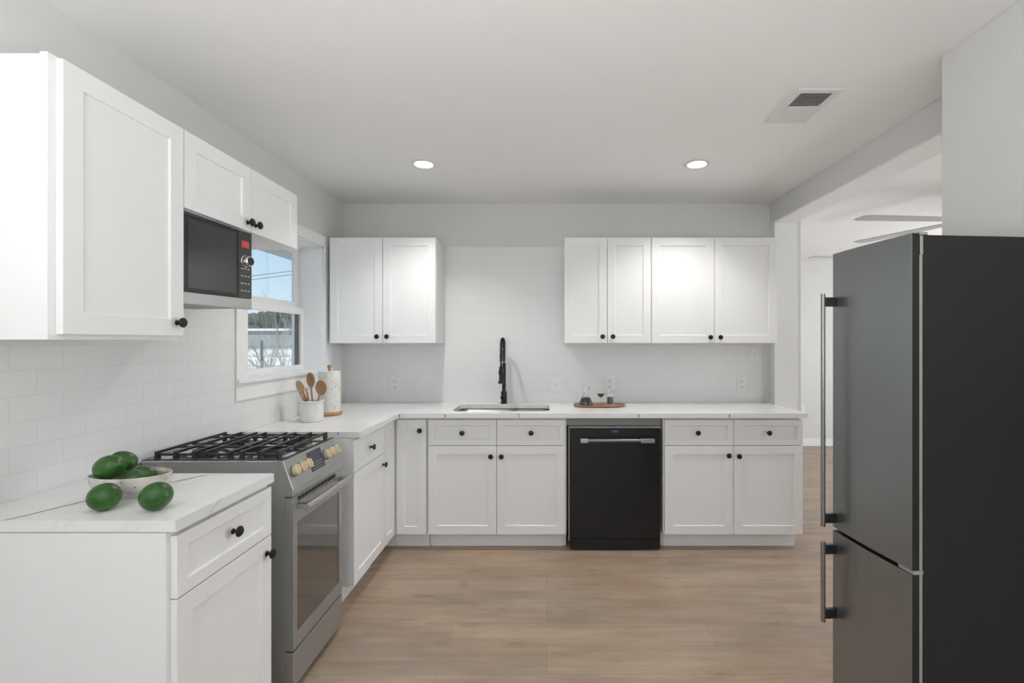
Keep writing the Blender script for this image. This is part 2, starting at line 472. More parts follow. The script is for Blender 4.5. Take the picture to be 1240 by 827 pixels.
sash('sash', -1.730, -1.700, 1.178, 1.605, .045, .035)
sash('sash', -1.767, -1.737, 1.60, 2.023, .035, .045)
b = MB()
b.box(-1.723, -1.7175, 3.243, 3.288, 1.213, 1.56)
b.build('screen_frame', 'screen', win)

# ------------------------------------------------------------------ cabinets


def shaker(name, wd, ht, parent, loc, rail=.056, knob=None, rot=0, th=.019):
    m = MB(); m.box(0, wd, -th, 0, 0, ht)
    m.bm.faces.ensure_lookup_table(); m.bm.normal_update()
    f = min(m.bm.faces, key=lambda q: q.calc_center_median().y)
    bmesh.ops.inset_region(m.bm, faces=[f], thickness=rail, use_even_offset=True)
    bmesh.ops.inset_region(m.bm, faces=[f], thickness=.0015, use_even_offset=True)
    for v in f.verts: v.co.y += .007
    o = m.build(name, 'cab', parent, loc, (0, 0, rot), bevel=.0012)
    if knob:
        k = MB().lathe([(0, 0), (.009, 0), (.009, .003), (.0055, .006), (.0055, .014), (.011, .016), (.0165, .019), (.0168, .023), (.013, .027), (0, .0285)], (0, 0, 0), 24, (0, -1, 0))
        k.build('knob', 'black', o, (knob[0], -th, knob[1]), smooth=True)
    return o


G = .0018   # half the gap between fronts


def base_cabinet(label, wd, depth, loc, rz, fronts, toe=True, zt=.872, group='white base cabinets', left=0, right=0):
    t = thing('base_cabinet', label, 'cabinet', loc, rz, group)
    m = MB(); pr = [(0, .105), (.07, .105), (.07, 0), (depth, 0), (depth, zt), (0, zt)]
    m.prism(pr, 'x', left, left+.016); m.prism(pr, 'x', wd-right-.016, wd-right)
    m.box(left+.016, wd-right-.016, 0, .016, .105, zt); m.box(left+.016, wd-right-.016, .016, depth-.01, .105, .121); m.box(left+.016, wd-right-.016, depth-.01, depth, .105, zt)
    m.build('carcass', 'cab', t, bevel=.001)
    box(left+.016, wd-right-.016, .062, .07, 0, .104).build('toe_kick', 'cab', t)
    for kind, x0, x1, z0, z1, kn in fronts:
        shaker('drawer' if kind == 'd' else 'door', x1-x0-2*G, z1-z0-2*G, t, (x0+G, 0, z0+G), .038 if kind == 'd' else .056,
               None if kn is None else (kn[0]-x0-G, kn[1]-z0-G))
    return t


ZD0, ZD1, ZD2 = .107, .691, .861
XD = -.985                                     # carcass front of the near left run (doors stand in front)
# near left base, beside the range
base_cabinet('white base cabinet nearest the camera, under the bowl of limes', .443, .572, (-.992, 1.237, 0), PI/2,
             [('d', .012, .443, ZD1, ZD2, (.235, .783)), ('o', .012, .443, ZD0, ZD1, (.412, .635))])
# far left base
base_cabinet('white base cabinet just past the far side of the range', .465, .555, (-1.014, 2.45, 0), PI/2,
             [('d', .0, .465, ZD1, ZD2, (.232, .777)), ('o', .0, .465, ZD0, ZD1, (.43, .626))])
# corner cabinet with two hinged doors meeting in the corner
t = thing('corner_cabinet', 'white corner base cabinet whose two narrow doors meet at the inside corner', 'cabinet', (0, 0, 0), 0, 'white base cabinets')
m = MB()
pl = [(XL+.005, 2.917), (-1.014, 2.917), (-1.014, 3.13), (-.787, 3.13), (-.787, YB-.012), (XL+.005, YB-.012)]
m.prism(pl, 'z', .105, .872)
m.prism([(XL+.005, 2.917), (-1.084, 2.917), (-1.084, 3.20), (-.787, 3.20), (-.787, YB-.012), (XL+.005, YB-.012)], 'z', 0, .105)
m.build('carcass', 'cab', t)
box(-1.076, -.787, 3.19, 3.199, 0, .104).build('toe_kick', 'cab', t)
o = shaker('door', .19, ZD2-ZD0-2*G, t, (-1.014, 2.919, ZD0+G), .05, None, PI/2)
o = shaker('door', .192, ZD2-ZD0-2*G, t, (-.983, 3.13, ZD0+G), .05, (.155, .683))
# sink base
base_cabinet('white two-door base cabinet under the sink', .914, .535, (-.784, 3.13, 0), 0,
             [('d', .007, .457, ZD1, ZD2, (.232, .776)), ('d', .457, .907, ZD1, ZD2, (.682, .776)),
              ('o', .007, .457, ZD0, ZD1, (.419, .622)), ('o', .457, .907, ZD0, ZD1, (.488, .622))])
base_cabinet('white two-door base cabinet right of the dishwasher', .917, .535, (.765, 3.13, 0), 0,
             [('d', .007, .459, ZD1, ZD2, (.222, .776)), ('d', .459, .915, ZD1, ZD2, (.686, .776)),
              ('o', .007, .459, ZD0, ZD1, (.423, .628)), ('o', .459, .915, ZD0, ZD1, (.490, .624))], right=.012)


def wall_cabinet(label, wd, depth, ht, loc, rz, doors, drop=.0):
    t = thing('wall_cabinet', label, 'cabinet', loc, rz, 'white wall cabinets')
    m = MB(); m.box(0, wd, 0, .02, -drop, ht+.004); m.box(.002, wd-.002, .02, depth, -drop, ht)
    m.box(.016, wd-.016, .022, depth-.004, -drop-.0005, -drop)
    m.build('carcass', 'cab', t, bevel=.001)
    for x0, x1, kn in doors:
        shaker('door', x1-x0-2*G, ht-.004, t, (x0+G, 0, .002), .056, None if kn is None else (kn[0]-x0-G, kn[1]))
    return t


XU = -1.269
ZU, ZUT = 1.388, 2.105
wall_cabinet('single-door white wall cabinet nearest the camera, left of the microwave', .43, .30, ZUT-ZU, (XU, 1.207, ZU), PI/2, [(.018, .43, (.398, .045))], .012)
wall_cabinet('low two-door white wall cabinet above the microwave', .742, .30, ZUT-1.832, (XU, 1.639, 1.832), PI/2, [(.0, .371, (.345, .035)), (.371, .742, (.398, .035))])
ZUB = 1.36
hb = ZUT-ZUB
wall_cabinet('two-door white wall cabinet in the left back corner beside the window', .747, .31, hb, (-1.529, 3.362, ZUB), 0, [(.0, .373, (.338, .045)), (.373, .747, (.408, .045))])
wall_cabinet('narrower two-door white wall cabinet above the tray of glasses', .613, .31, hb, (.124, 3.362, ZUB), 0, [(.0, .302, (.268, .045)), (.302, .613, (.34, .045))])
wall_cabinet('wide two-door white wall cabinet at the right end of the back wall', .885, .31, hb, (.738, 3.362, ZUB), 0, [(.0, .443, (.41, .04)), (.443, .885, (.48, .04))])

# ------------------------------------------------------------------ worktops
ZW0, ZW = .875, .905
b = box(XL+.0095, -.965, 1.235, 1.68, ZW0, ZW)
b.mi = 1
b.strip([(-1.41, 1.237, ZW+.0003), (-1.335, 1.416, ZW+.0003), (-1.262, 1.54, ZW+.0003), (-1.19, 1.66, ZW+.0003)], .0065, 'z')
b.mi = 2
b.strip([(-1.19, 1.66, ZW+.0003), (-1.08, 1.678, ZW+.0003)], .004, 'z')
b.strip([(-.9648, 1.36, .876), (-.9648, 1.372, .888), (-.9648, 1.39, .897), (-.9648, 1.41, .904)], .002, 'x')
tag(b.build('worktop', ['quartz', 'vein', 'vein_l'], fix=False), 'short white veined countertop piece nearest the camera, left of the range', 'countertop')
# L-shaped worktop with the sink cut-out
b = MB(); bm = b.bm
outer = [(XL+.0095, 2.453), (-.962, 2.453), (-.962, 3.085), (1.70, 3.085), (1.70, YB-.0095), (XL+.0095, YB-.0095)]
SX0, SX1, SY0, SY1, SR = -.64, .02, 3.18, 3.545, .06


def rrect(x0, x1, y0, y1, r, n=6):
    P = []
    for cx, cy, a in ((x1-r, y1-r, 0), (x0+r, y1-r, 90), (x0+r, y0+r, 180), (x1-r, y0+r, 270)):
        for k in range(n+1):
            q = math.radians(a+90*k/n); P.append((cx+r*math.cos(q), cy+r*math.sin(q)))
    return P


es = []
for loop in (outer, rrect(SX0, SX1, SY0, SY1, SR)):
    vs = [bm.verts.new((x, y, ZW)) for x, y in loop]
    for i in range(len(vs)): es.append(bm.edges.new((vs[i], vs[(i+1) % len(vs)])))
g = bmesh.ops.triangle_fill(bm, use_beauty=True, use_dissolve=False, edges=es)
fs = [f for f in g['geom'] if isinstance(f, bmesh.types.BMFace)]
g = bmesh.ops.extrude_face_region(bm, geom=fs)
for v in [q for q in g['geom'] if isinstance(q, bmesh.types.BMVert)]: v.co.z = ZW0
bmesh.ops.recalc_face_normals(bm, faces=bm.faces)
b.mi = 1


def cmark(x, flip=1, h=.020):    # little dark curved vein breaking over the front edge
    zc = .890
    b.strip([(x+flip*.008*(1-math.cos(a)), 3.0847, zc+h/2*math.sin(a)) for a in [(-1.2+.4*k) for k in range(7)]]  , .006, 'y')


for x in (-.957, -.661, .598, 1.187): cmark(x, 1)
b.strip([(-.178, 3.0847, .879), (-.178, 3.0847, .902), (-.195, 3.0847, .903)], .004, 'y')
b.strip([(-1.073+.006*math.cos(a), 2.4527, .893+.009*math.sin(a)) for a in [1.6+.35*k for k in range(6)]], .005, 'y')
b.mi = 2
for L in ([(.54, 3.61), (.70, 3.40), (.93, 3.10)], [(.10, 3.66), (.42, 3.60)], [(-1.30, 2.62), (-1.12, 2.86), (-.965, 3.02)], [(.35, 3.25), (.56, 3.09)],
          [(-1.45, 2.50), (-1.2, 2.56), (-.99, 2.60)], [(-1.1, 3.62), (-.8, 3.45), (-.62, 3.3)]):
    b.strip([(x, y, ZW+.0003) for x, y in L], .0038, 'z')
for y in (2.60, 3.0): b.strip([(-.9618, y, .877), (-.9618, y, .904)], .003, 'x')
tag(b.build('worktop', ['quartz', 'vein', 'vein_l'], fix=False), 'long L-shaped white veined countertop with the sink cut into it', 'countertop')

# sink
t = thing('kitchen_sink', 'undermount stainless steel sink set in the back countertop', 'sink', ((SX0+SX1)/2, (SY0+SY1)/2, .66))
m = MB(); n = 7
cx, cy = (SX0+SX1)/2, (SY0+SY1)/2
def ring(off, z, r): return [m.bm.verts.new((x-cx, y-cy, z-.66)) for x, y in rrect(SX0-off, SX1+off, SY0-off, SY1+off, r)]
R = [ring(.02, .8745, .07), ring(.001, .8745, SR), ring(-.006, .70, SR-.006), ring(-.03, .672, SR-.02), ring(-.15, .669, .02)]
for a, c in zip(R, R[1:]):
    for i in range(len(a)):
        j = (i+1) % len(a); m._f([a[i], a[j], c[j], c[i]])
m._f(R[-1])
o = m.build('basin', 'sinksteel', t, fix=False, smooth=True)
sd_ = o.modifiers.new('so', 'SOLIDIFY'); sd_.thickness = .0012
MB().lathe([(0, .004), (.02, .004), (.03, .008), (.042, .009), (.045, .0095)], (0, 0, .003), 24).build('drain', 'steel', t, smooth=True)

# faucet
t = thing('kitchen_faucet', 'tall black spring-neck faucet behind the sink', 'faucet', (-.323, 3.595, ZW))
MB().lathe([(0, 0), (.027, 0), (.027, .006), (.0225, .01), (.0225, .088), (.0205, .093), (.0, .093)], seg=28).build('base', 'black', t, smooth=True)
m = MB(); m.cyl((-.0, -.02, .045), (-.012, -.034, .045), .016); m.cyl((-.012, -.03, .045), (-.015, -.075, .058), .0055, .005)
m.build('handle', 'black', t, smooth=True)
m = MB(); m.lathe([(0, .09), (.0145, .09), (.0145, .30), (.012, .305), (.0, .305)], seg=20)
m.build('riser', 'black', t, smooth=True)
arc = [(0, 0, .30), (0, 0, .40)]
for k in range(1, 13):
    a = PI*k/12; arc.append((-.004*k/12, -.085+.085*math.cos(a), .40+.085*math.sin(a)))
arc += [(-.006, -.172, .36), (-.006, -.172, .285)]
m = MB(); m.tube(arc, .0065, 10); m.build('hose', 'black', t, smooth=True)
# spring coil round the hose
pts = []; NT = 44; seg = 9
P = [Vector(p) for p in arc]
cum = [0]
for a, c in zip(P, P[1:]): cum.append(cum[-1]+(c-a).length)
def along(d):
    for i in range(len(P)-1):
        if d <= cum[i+1] or i == len(P)-2:
            tt = (d-cum[i])/(cum[i+1]-cum[i]); return P[i].lerp(P[i+1], tt), (P[i+1]-P[i]).normalized()
for k in range(NT*seg+1):
    p, tg = along(.02+(cum[-1]-.06)*k/(NT*seg)); u = Vector((1, 0, 0)); v = tg.cross(u).normalized()
    a = 2*PI*k/seg; pts.append(p+(u*math.cos(a)+v*math.sin(a))*.0125)
m = MB(); m.tube(pts, .0021, 5); m.build('spring', 'black', t, smooth=True)
m = MB(); m.lathe([(0, .0), (.021, 0), (.021, .012), (.0145, .022), (.0145, .11), (.011, .125), (.0, .125)], (-.006, -.172, .165), 20)
m.build('spray_head', 'black', t, smooth=True)
m = MB(); m.cyl((0, 0, .245), (-.006, -.16, .245), .006); m.lathe([(.0155, -.012), (.019, -.012), (.019, .012), (.0155, .012)], (-.006, -.172, .245), 20)
m.build('docking_arm', 'black', t, smooth=True)

# ------------------------------------------------------------------ range
RY0, RY1, RXF = 1.83, 2.268, -.977
RW = RY1-RY0; RD = RXF-(XL+.012)
t = thing('gas_range', 'stainless steel gas range with black grates and champagne knobs', 'stove', (RXF, RY0, 0), PI/2)
# local: x along the width, y to the wall, front at y = 0
RZT = .912
m = MB(); m.prism([(.034, .03), (RD, .03), (RD, RZT-.008), (.04, RZT-.008), (.034, .79)], 'x', 0, RW)
m.build('body', 'steel_s', t, bevel=.0015)
b = MB(); b.box(.02, RW-.02, .06, RD-.03, 0, .03); b.build('plinth', 'blackp', t)
m = MB(); m.box(0, RW, .04, RD, RZT-.008, RZT); m.build('cooktop', 'chrome', t, bevel=.002)
m = MB(); m.box(-.001, RW+.001, .037, RD, RZT, RZT+.003)
m.build('cooktop_rim', 'blackp', t, bevel=.001)
m = MB(); m.box(.016, RW-.016, .052, RD-.012, RZT+.003, RZT+.0036); m.build('cooktop_tray', 'chrome', t)
# sloped control panel
m = MB(); m.prism([(.040, RZT+.002), (.0, .800), (.0, .772), (.060, .772), (.060, RZT+.002)], 'x', -.001, RW+.001)
cp = m.build('control_panel', 'steel', t, bevel=.0015)
nrm = Vector((0, -.114, .040)).normalized()      # outward normal of the slope
def onpanel(x, f): return Vector((x, .040-.040*f, (RZT+.002)-.114*f))
for x in (.044, .092, .140, .312, .358, .404):
    c = onpanel(x, .46)
    kb = MB().lathe([(0, 0), (.023, 0), (.023, .004), (.0195, .006), (.0205, .012), (.020, .019), (.017, .022), (0, .0225)], (0, 0, 0), 24, nrm)
    for f in kb.bm.faces:
        if (f.calc_center_median()).dot(nrm) < .0065: f.material_index = 1  # base of the knob coloured dark for shading between the knobs
    ko = kb.build('knob', ['knobbrass', 'steel_d'], t, c, smooth=True)
    q = Vector((0, 0, 1)).rotation_difference(nrm)
    g_ = MB().box(-.0035, .0035, -.018, .018, .020, .028).build('grip', 'knobbrass', ko, bevel=.0015)
    g_.rotation_mode = 'QUATERNION'; g_.rotation_quaternion = q
c = onpanel(.226, .46)
q = Vector((0, 0, 1)).rotation_difference(nrm)
o = MB().box(-.058, .058, -.042, .042, 0, .002).build('display', 'display', t, c); o.rotation_mode = 'QUATERNION'; o.rotation_quaternion = q
d_ = MB()
for iy in range(3):
    for ix in range(7): d_.box(-.050+ix*.015, -.045+ix*.015, -.034+iy*.012, -.032+iy*.012, .002, .0023)
d_ = d_.build('touch_keys', 'btn', o)
# oven door
ZO0, ZO1 = .176, .766
m = MB()
m.box(0.002, RW-.002, 0, .034, ZO0, .235); m.box(.002, RW-.002, 0, .034, .665, .735); m.box(.002, .032, 0, .034, .235, .665); m.box(RW-.032, RW-.002, 0, .034, .235, .665)
m.box(.002, RW-.002, .008, .034, .735, ZO1)
dr = m.build('oven_door', 'steel_s', t, bevel=.001)
box(.030, RW-.030, .004, .03, .233, .667).build('window', 'ovenglass', dr)
m = MB()
for k in range(12):
    x = .05+k*(RW-.1)/12; m.box(x, x+(RW-.1)/12-.006, .0065, .0085, .742, .758)
m.build('vent_slots', 'blackp', dr)
m = MB(); m.tube([(.006, -.048, .728), (RW-.014, -.048, .728)], .0145, 16)
for x in (.034, RW-.034): m.box(x-.011, x+.011, -.046, .009, .719, .737)
m.build('handle', 'steel', dr, smooth=True)
m = MB(); m.box(.002, RW-.002, .0, .034, .032, ZO0-.008); m.build('storage_drawer', 'steel_s', t, bevel=.0015)
# grates: three, bars across the width of the range
zt = RZT+.032
for gi in range(3):
    y0 = .062+gi*.165; y1 = y0+.157
    g_ = MB()
    ys = [y0+.006, (y0+y1)/2, y1-.006] if gi != 1 else [y0+.03, y1-.03]
    for k, y in enumerate(ys):
        if k in (0, 2): g_.box(.016, RW-.016, y-.005, y+.005, zt-.010, zt)
        else:
            g_.box(.016, RW-.016, y-.005, y+.005, zt-.010, zt)
        for x, s_ in ((.016, 1), (RW-.016, -1)):
            g_.prism([(x, RZT+.0036), (x+s_*.020, RZT+.0036), (x+s_*.014, zt-.002), (x+s_*.002, zt-.002)], 'y', y-.007, y+.007)
    for x in (.020, RW/2-.005, RW-.030): g_.box(x, x+.010, y0, y1, zt-.018, zt-.009)
    for x in (RW*.28, RW*.72): g_.box(x-.004, x+.004, y0+.006, y1-.006, zt-.009, zt-.001)
    g_.build('grate', 'iron', t, bevel=.0015)
for bx, by in ((.115, .15), (.115, .42), (RW-.115, .15), (RW-.115, .42), (RW/2, .285)):
    m = MB(); m.lathe([(0, 0), (.045, 0), (.045, .008), (.036, .010), (.036, .018), (0, .019)], (bx, by, RZT+.0036), 24)
    m.build('burner', 'iron', t, smooth=True)

# ------------------------------------------------------------------ dishwasher
t = thing('dishwasher', 'black built-in dishwasher between the two back base cabinets', 'dishwasher', (.152, 3.105, 0))
DWW = .593
box(.006, DWW-.006, .03, .55, .02, .806).build('body', 'steel_s', t)
m = MB(); m.box(0, DWW, 0, .03, .085, .806); o = m.build('door', 'dw', t, bevel=.003)
box(-.004, DWW+.004, .004, .03, .8065, .815).build('top_strip', 'gasket', t, bevel=.001)
box(-.009, -.003, .006, .03, .07, .812).build('side_strip', 'gasket', t, bevel=.001)
box(-.018, DWW+.014, .05, .06, .815, .870).build('top_filler', 'filler', t)
box(.005, DWW-.005, .035, .06, .076, .084).build('door_gap', 'blackp', t)
box(0, DWW, .008, .04, .012, .076).build('kick_plate', 'dw', t, bevel=.002)
m = MB(); m.tube([(.075, -.042, .733), (DWW-.05, -.042, .733)], .0115, 16); m.build('handle', 'steel_d', o, smooth=True)
for x0, x1 in ((.064, .118), (DWW-.14, DWW-.05)):
    box(x0, x1, -.055, -.028, .719, .747).build('handle_bracket', 'steel', o, bevel=.004)
    box(x0+.008, x1-.018, -.028, .001, .724, .742).build('handle_post', 'blackp', o)
box(.272, .318, -.0006, .001, .776, .792).build('display', 'blue', o)

# ------------------------------------------------------------------ microwave under the low cabinet
MW, MH = .3175, .316
yaw = math.radians(82)
t = thing('microwave', 'black and steel microwave hung under the low wall cabinet', 'microwave', (-1.27, 1.66, 1.504), yaw)
m = MB(); m.box(.004, MW-.004, .022, .27, .004, MH-.004); m.build('body', 'blackp', t, bevel=.003)
box(.012, MW-.012, .05, .22, MH-.004, 1.8315-1.504).build('mounting_bracket', 'blackp', t)
XM = MW*.775
o = box(0, XM, 0, .022, 0.042, MH).build('door', 'blackp', t, bevel=.002)
box(.016, XM-.012, -.0012, .001, .058, MH-.014).build('glass', 'darkglass', o)
o2 = box(0, MW, 0, .022, 0, .042).build('lower_trim', 'steel_s', t, bevel=.002)
o2 = box(XM+.0015, MW, 0, .022, .0435, MH).build('control_panel', 'darkglass', t, bevel=.002)
cxm = (XM+MW)/2
box(cxm-.019, cxm+.019, -.001, .001, MH-.066, MH-.04).build('display', 'red', o2)
k = MB().lathe([(0, 0), (.024, 0), (.024, .003), (.0215, .005), (.0205, .024), (.018, .027), (0, .027)], (0, 0, 0), 28, (0, -1, 0)).build('dial', 'chrome', o2, (cxm-.002, 0, MH-.122), smooth=True)
MB().lathe([(0, .0265), (.0165, .0265), (.0165, .0285), (0, .0285)], (0, 0, 0), 28, (0, -1, 0)).build('dial_face', 'blackp', k, smooth=True)
for r_ in range(4):
    for c_ in range(3): box(cxm-.022+c_*.017, cxm-.013+c_*.017, -.001, .001, .072+r_*.03, .0755+r_*.03).build('button', 'btn', o2)

# ------------------------------------------------------------------ fridge
FX, FY = 1.028, 1.337
t = thing('refrigerator', 'dark slate bottom-freezer refrigerator on the right', 'fridge', (FX, FY, 0), PI+PI/2-math.radians(-5)-0)
# local frame: x runs from the far edge to the near edge, y away from the doors (into the cabinet)
FW, FDp, FH = .3255, .425, 1.677
ZS = .719
m = MB(); m.box(-FW, 0, .034, FDp, .03, FH-.004); m.build('body', 'fridge_s', t, bevel=.003)
box(-FW+.01, -.0015, .0245, .0335, .05, FH-.06).build('gasket', 'gasket', t)
def fdoor(name, z0, z1):
    mm = MB(); N = 8
    pts = [(-FW, .024), (0, .024)]
    for k in range(N+1):
        x = -FW*k/N; s_ = k/N; pts.append((x, -.006*math.sin(PI*min(1, max(0, s_)))+.001))
    mm.prism(pts, 'z', z0, z1)
    mm.bm.normal_update()
    bmesh.ops.recalc_face_normals(mm.bm, faces=mm.bm.faces); mm.bm.normal_update()
    for f in mm.bm.faces:
        f.material_index = 0 if f.normal.y < -.5 else 1
    return mm.build(name, ['fridge', 'fridge_s'], t, bevel=.0015)
d1 = fdoor('upper_door', ZS+.006, FH); d2 = fdoor('freezer_drawer', .05, ZS-.006)
def fhandle(door, z0, z1):
    hx = -FW+.016
    mm = MB(); mm.tube([(hx, -.046, z0), (hx, -.046, z1)], .0075, 14)
    h = mm.build('handle', 'steel_h', door, smooth=True)
    for z in (z0+.028, z1-.028): box(hx-.008, hx+.008, -.041, .001, z-.016, z+.016).build('handle_mount', 'blackp', h, bevel=.002)
fhandle(d1, .733, 1.536); fhandle(d2, .404, .682)
m = MB(); m.box(-.02, -.001, .025, .05, FH-.004, FH+.004); m.box(-.008, .0015, .0245, .0335, FH-.06, FH-.006)
m.build('top_hinge', 'steel', t, bevel=.001)
m = MB(); m.box(-.05, .001, .004, .034, ZS-.005, ZS+.005); m.build('middle_hinge', 'gasket', t)
for x in (-FW+.04, -.04):
    for y in (.08, FDp-.05): MB().cyl((x, y, 0), (x, y, .032), .018).build('foot', 'blackp', t)

# ------------------------------------------------------------------ counter things on the left
# bowl of limes
BX, BY = -1.256, 1.435
t = thing('fruit_bowl', 'speckled stoneware bowl on a glass foot holding limes', 'bowl', (BX, BY, ZW))
ex = (1, .62)
m = MB(); m.lathe([(0, .016), (.034, .016), (.066, .018), (.094, .026), (.107, .038), (.112, .052), (.1135, .067), (.1115, .069), (.109, .067), (.107, .058)], seg=48, sc=ex)
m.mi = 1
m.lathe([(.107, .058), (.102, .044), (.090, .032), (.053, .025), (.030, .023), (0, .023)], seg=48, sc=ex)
bmesh.ops.remove_doubles(m.bm, verts=m.bm.verts, dist=.0004)
m.build('bowl_body', ['bowl', 'bowl_in'], t, smooth=True)
MB().lathe([(0, 0), (.031, 0), (.033, .003), (.030, .006), (.029, .012), (.032, .0158), (0, .0158)], seg=36, sc=(1, .9)).build('foot', 'footglaze', t, smooth=True)


def lime(label, c, L, r, yaw_, pitch, vein=False, roll=0):
    """prolate fruit with a nipple at its +x end"""
    t = thing('lime', label, 'lime', c, 0, 'green limes'); t.rotation_euler = (roll, pitch, yaw_)
    pr = []
    N = 22
    for k in range(N+1):
        a = PI*k/N; x = -L*math.cos(a)
        rr = r*math.sin(a)**.92
        if k > N-4: rr = r*(.34, .20, .09, 0)[k-(N-3)]; x = L*(.90, .985, 1.05, 1.085)[k-(N-3)]
        pr.append((max(rr, 0), x))
    pr[0] = (0, pr[0][1]); pr[-1] = (0, pr[-1][1])
    MB().lathe(pr, (0, 0, 0), 32, (1, 0, 0)).build('fruit', 'lime', t, smooth=True)
    if vein:
        MB().tube([(L*(.95-1.85*k/14), (r+.0004)*math.sqrt(max(0, 1-(.95-1.85*k/14)**2))*math.cos(.12+.02*k), (r+.0004)*math.sqrt(max(0, 1-(.95-1.85*k/14)**2))*math.sin(.12+.02*k)) for k in range(15)], .0007, 6).build('rib', 'lvein', t)
        MB().tube([(-L*1.22, .004, .003), (-L*1.08, 0, .001), (-L*.97, 0, 0)], [.0012, .0016, .0022], 8).build('stem', 'stem', t, smooth=True)
    else:
        MB().cyl((-L*1.02, 0, 0), (-L*.97, 0, 0), .004, .005, 10).build('stem', 'stem', t, smooth=True)
    return t


def at_px(px, py, Y): s_ = FPX/Y; return ((px-662)/s_, Y, EYE-(py-414)/s_)


lime('large lime at the left of the bowl, resting on the rim', at_px(132.5, 566, 1.415), .046, .036, math.radians(-20), math.radians(-14))
lime('lime at the top of the bowl, behind the large left one', at_px(150, 558, 1.473), .036, .029, math.radians(35), math.radians(28))
lime('lime low in the middle of the bowl, mostly hidden by the rim', at_px(162, 579, 1.405), .034, .025, math.radians(150), math.radians(8))
lime('small lime low at the right in the bowl', at_px(176, 574.5, 1.462), .032, .024, math.radians(20), math.radians(25))
lime('lime on the countertop in front of the bowl, left one with pointed tip', (-1.222, 1.312, ZW+.0372), .0375, .0370, math.radians(176), math.radians(8), True)
lime('lime on the countertop in front of the bowl, right one leaning on its tip', (-1.079, 1.312, ZW+.0392), .0385, .0375, math.radians(196), math.radians(32), False)

# utensil crock
JX, JY = -1.38, 2.79
t = thing('utensil_crock', 'small white stoneware crock holding wooden utensils', 'crock', (JX, JY, ZW))
MB().lathe([(0, 0), (.058, 0), (.0625, .004), (.0640, .03), (.0635, .09), (.060, .104), (.0605, .110), (.066, .116), (.066, .121), (.062, .123), (.057, .119), (.0565, .1), (.058, .02), (0, .012)], seg=40).build('crock_body', 'crock', t, smooth=True)


def spoon(name, label, tip, L, wd, base, hm, matn, kind='spoon'):
    """utensil standing in the crock: handle foot at base, head centred at tip"""
    tip = Vector(tip); base = Vector(base); d = (tip-base).normalized()
    t = thing(name, label, 'utensil', base, 0, 'wooden utensils in the crock')
    rel = tip-base
    MB().tube([(0, 0, 0), rel*.5, rel-d*L*.8], [.0055, .005, .006], 10).build('handle', matn, t, smooth=True)
    side = Vector((1, -.35, 0)); side = (side-d*side.dot(d)).normalized(); nn = d.cross(side)
    if nn.y > 0: nn = -nn; side = -side
    m = MB()
    if kind == 'spoon':
        NR, NS = 7, 24; rings = []
        for sgn, th in ((1, 0), (-1, .006)):
            for k in (range(NR+1) if sgn == 1 else range(NR, -1, -1)):
                f = k/NR
                if f == 0: rings.append([m.bm.verts.new(rel-nn*(.016+th))]); continue
                rings.append([m.bm.verts.new(rel+side*wd*f*math.cos(2*PI*j/NS)+d*L*f*math.sin(2*PI*j/NS)-nn*((.016)*(1-f*f)+th*(1-f*.3))) for j in range(NS)])
        for a, c in zip(rings, rings[1:]):
            for j in range(NS):
                l = (j+1) % NS
                if len(a) == 1: m._f([a[0], c[j], c[l]])
                elif len(c) == 1: m._f([a[j], a[l], c[0]])
                else: m._f([a[j], a[l], c[l], c[j]])
        m.build('spoon_bowl', hm, t, smooth=True)
    else:
        for i in range(3):
            o_ = (-.8+.8*i)*wd
            p0 = rel-d*L+side*o_*.55; p1 = rel+d*L+side*o_*1.1
            m.tube([p0, (p0+p1)/2+side*o_*.2, p1], [.005, .0055, .004], 8)
        m.cyl(rel-d*L*1.15, rel-d*L*.72, .006, .016, 14)
        m.build('tines', hm, t, smooth=True)
    return t


zb = ZW+.03
def ut(px, py, Y): return at_px(px, py, Y)
spoon('wooden_spoon', 'pale oval wooden spoon leaning left in the crock', ut(363, 468.5, 2.80), .040, .028, (JX+.005, JY+.005, zb), 'wood_l', 'wood_l')
spoon('wooden_fork', 'pale slotted wooden fork at the front left of the crock', ut(369, 479, 2.765), .032, .030, (JX+.02, JY-.02, zb), 'wood', 'wood_l', 'fork')
spoon('wooden_spoon', 'tallest oval wooden spoon in the middle of the crock', ut(375.8, 460, 2.815), .044, .031, (JX+.0, JY+.025, zb), 'wood', 'wood')
spoon('wooden_spoon', 'dark round wooden ladle leaning right in the crock', ut(388.5, 469.5, 2.765), .044, .041, (JX+.02, JY-.0, zb), 'wood', 'wood')

# canister
t = thing('lidded_canister', 'tall white spotted ceramic canister with wooden base and knob in the corner', 'canister', (-1.386, 3.03, ZW))
MB().lathe([(0, 0), (.066, 0), (.074, .004), (.076, .012), (.073, .020), (.068, .024), (0, .024)], seg=40).build('base', 'wood', t, smooth=True)
MB().lathe([(0, .024), (.066, .024), (.067, .030), (.0675, .20), (.0665, .272), (.066, .279), (.0, .281)], seg=40).build('canister_body', 'canister', t, smooth=True)
MB().lathe([(0, .280), (.010, .280), (.0085, .290), (.0125, .305), (.0135, .314), (.010, .319), (0, .320)], seg=24).build('knob', 'wood', t, smooth=True)

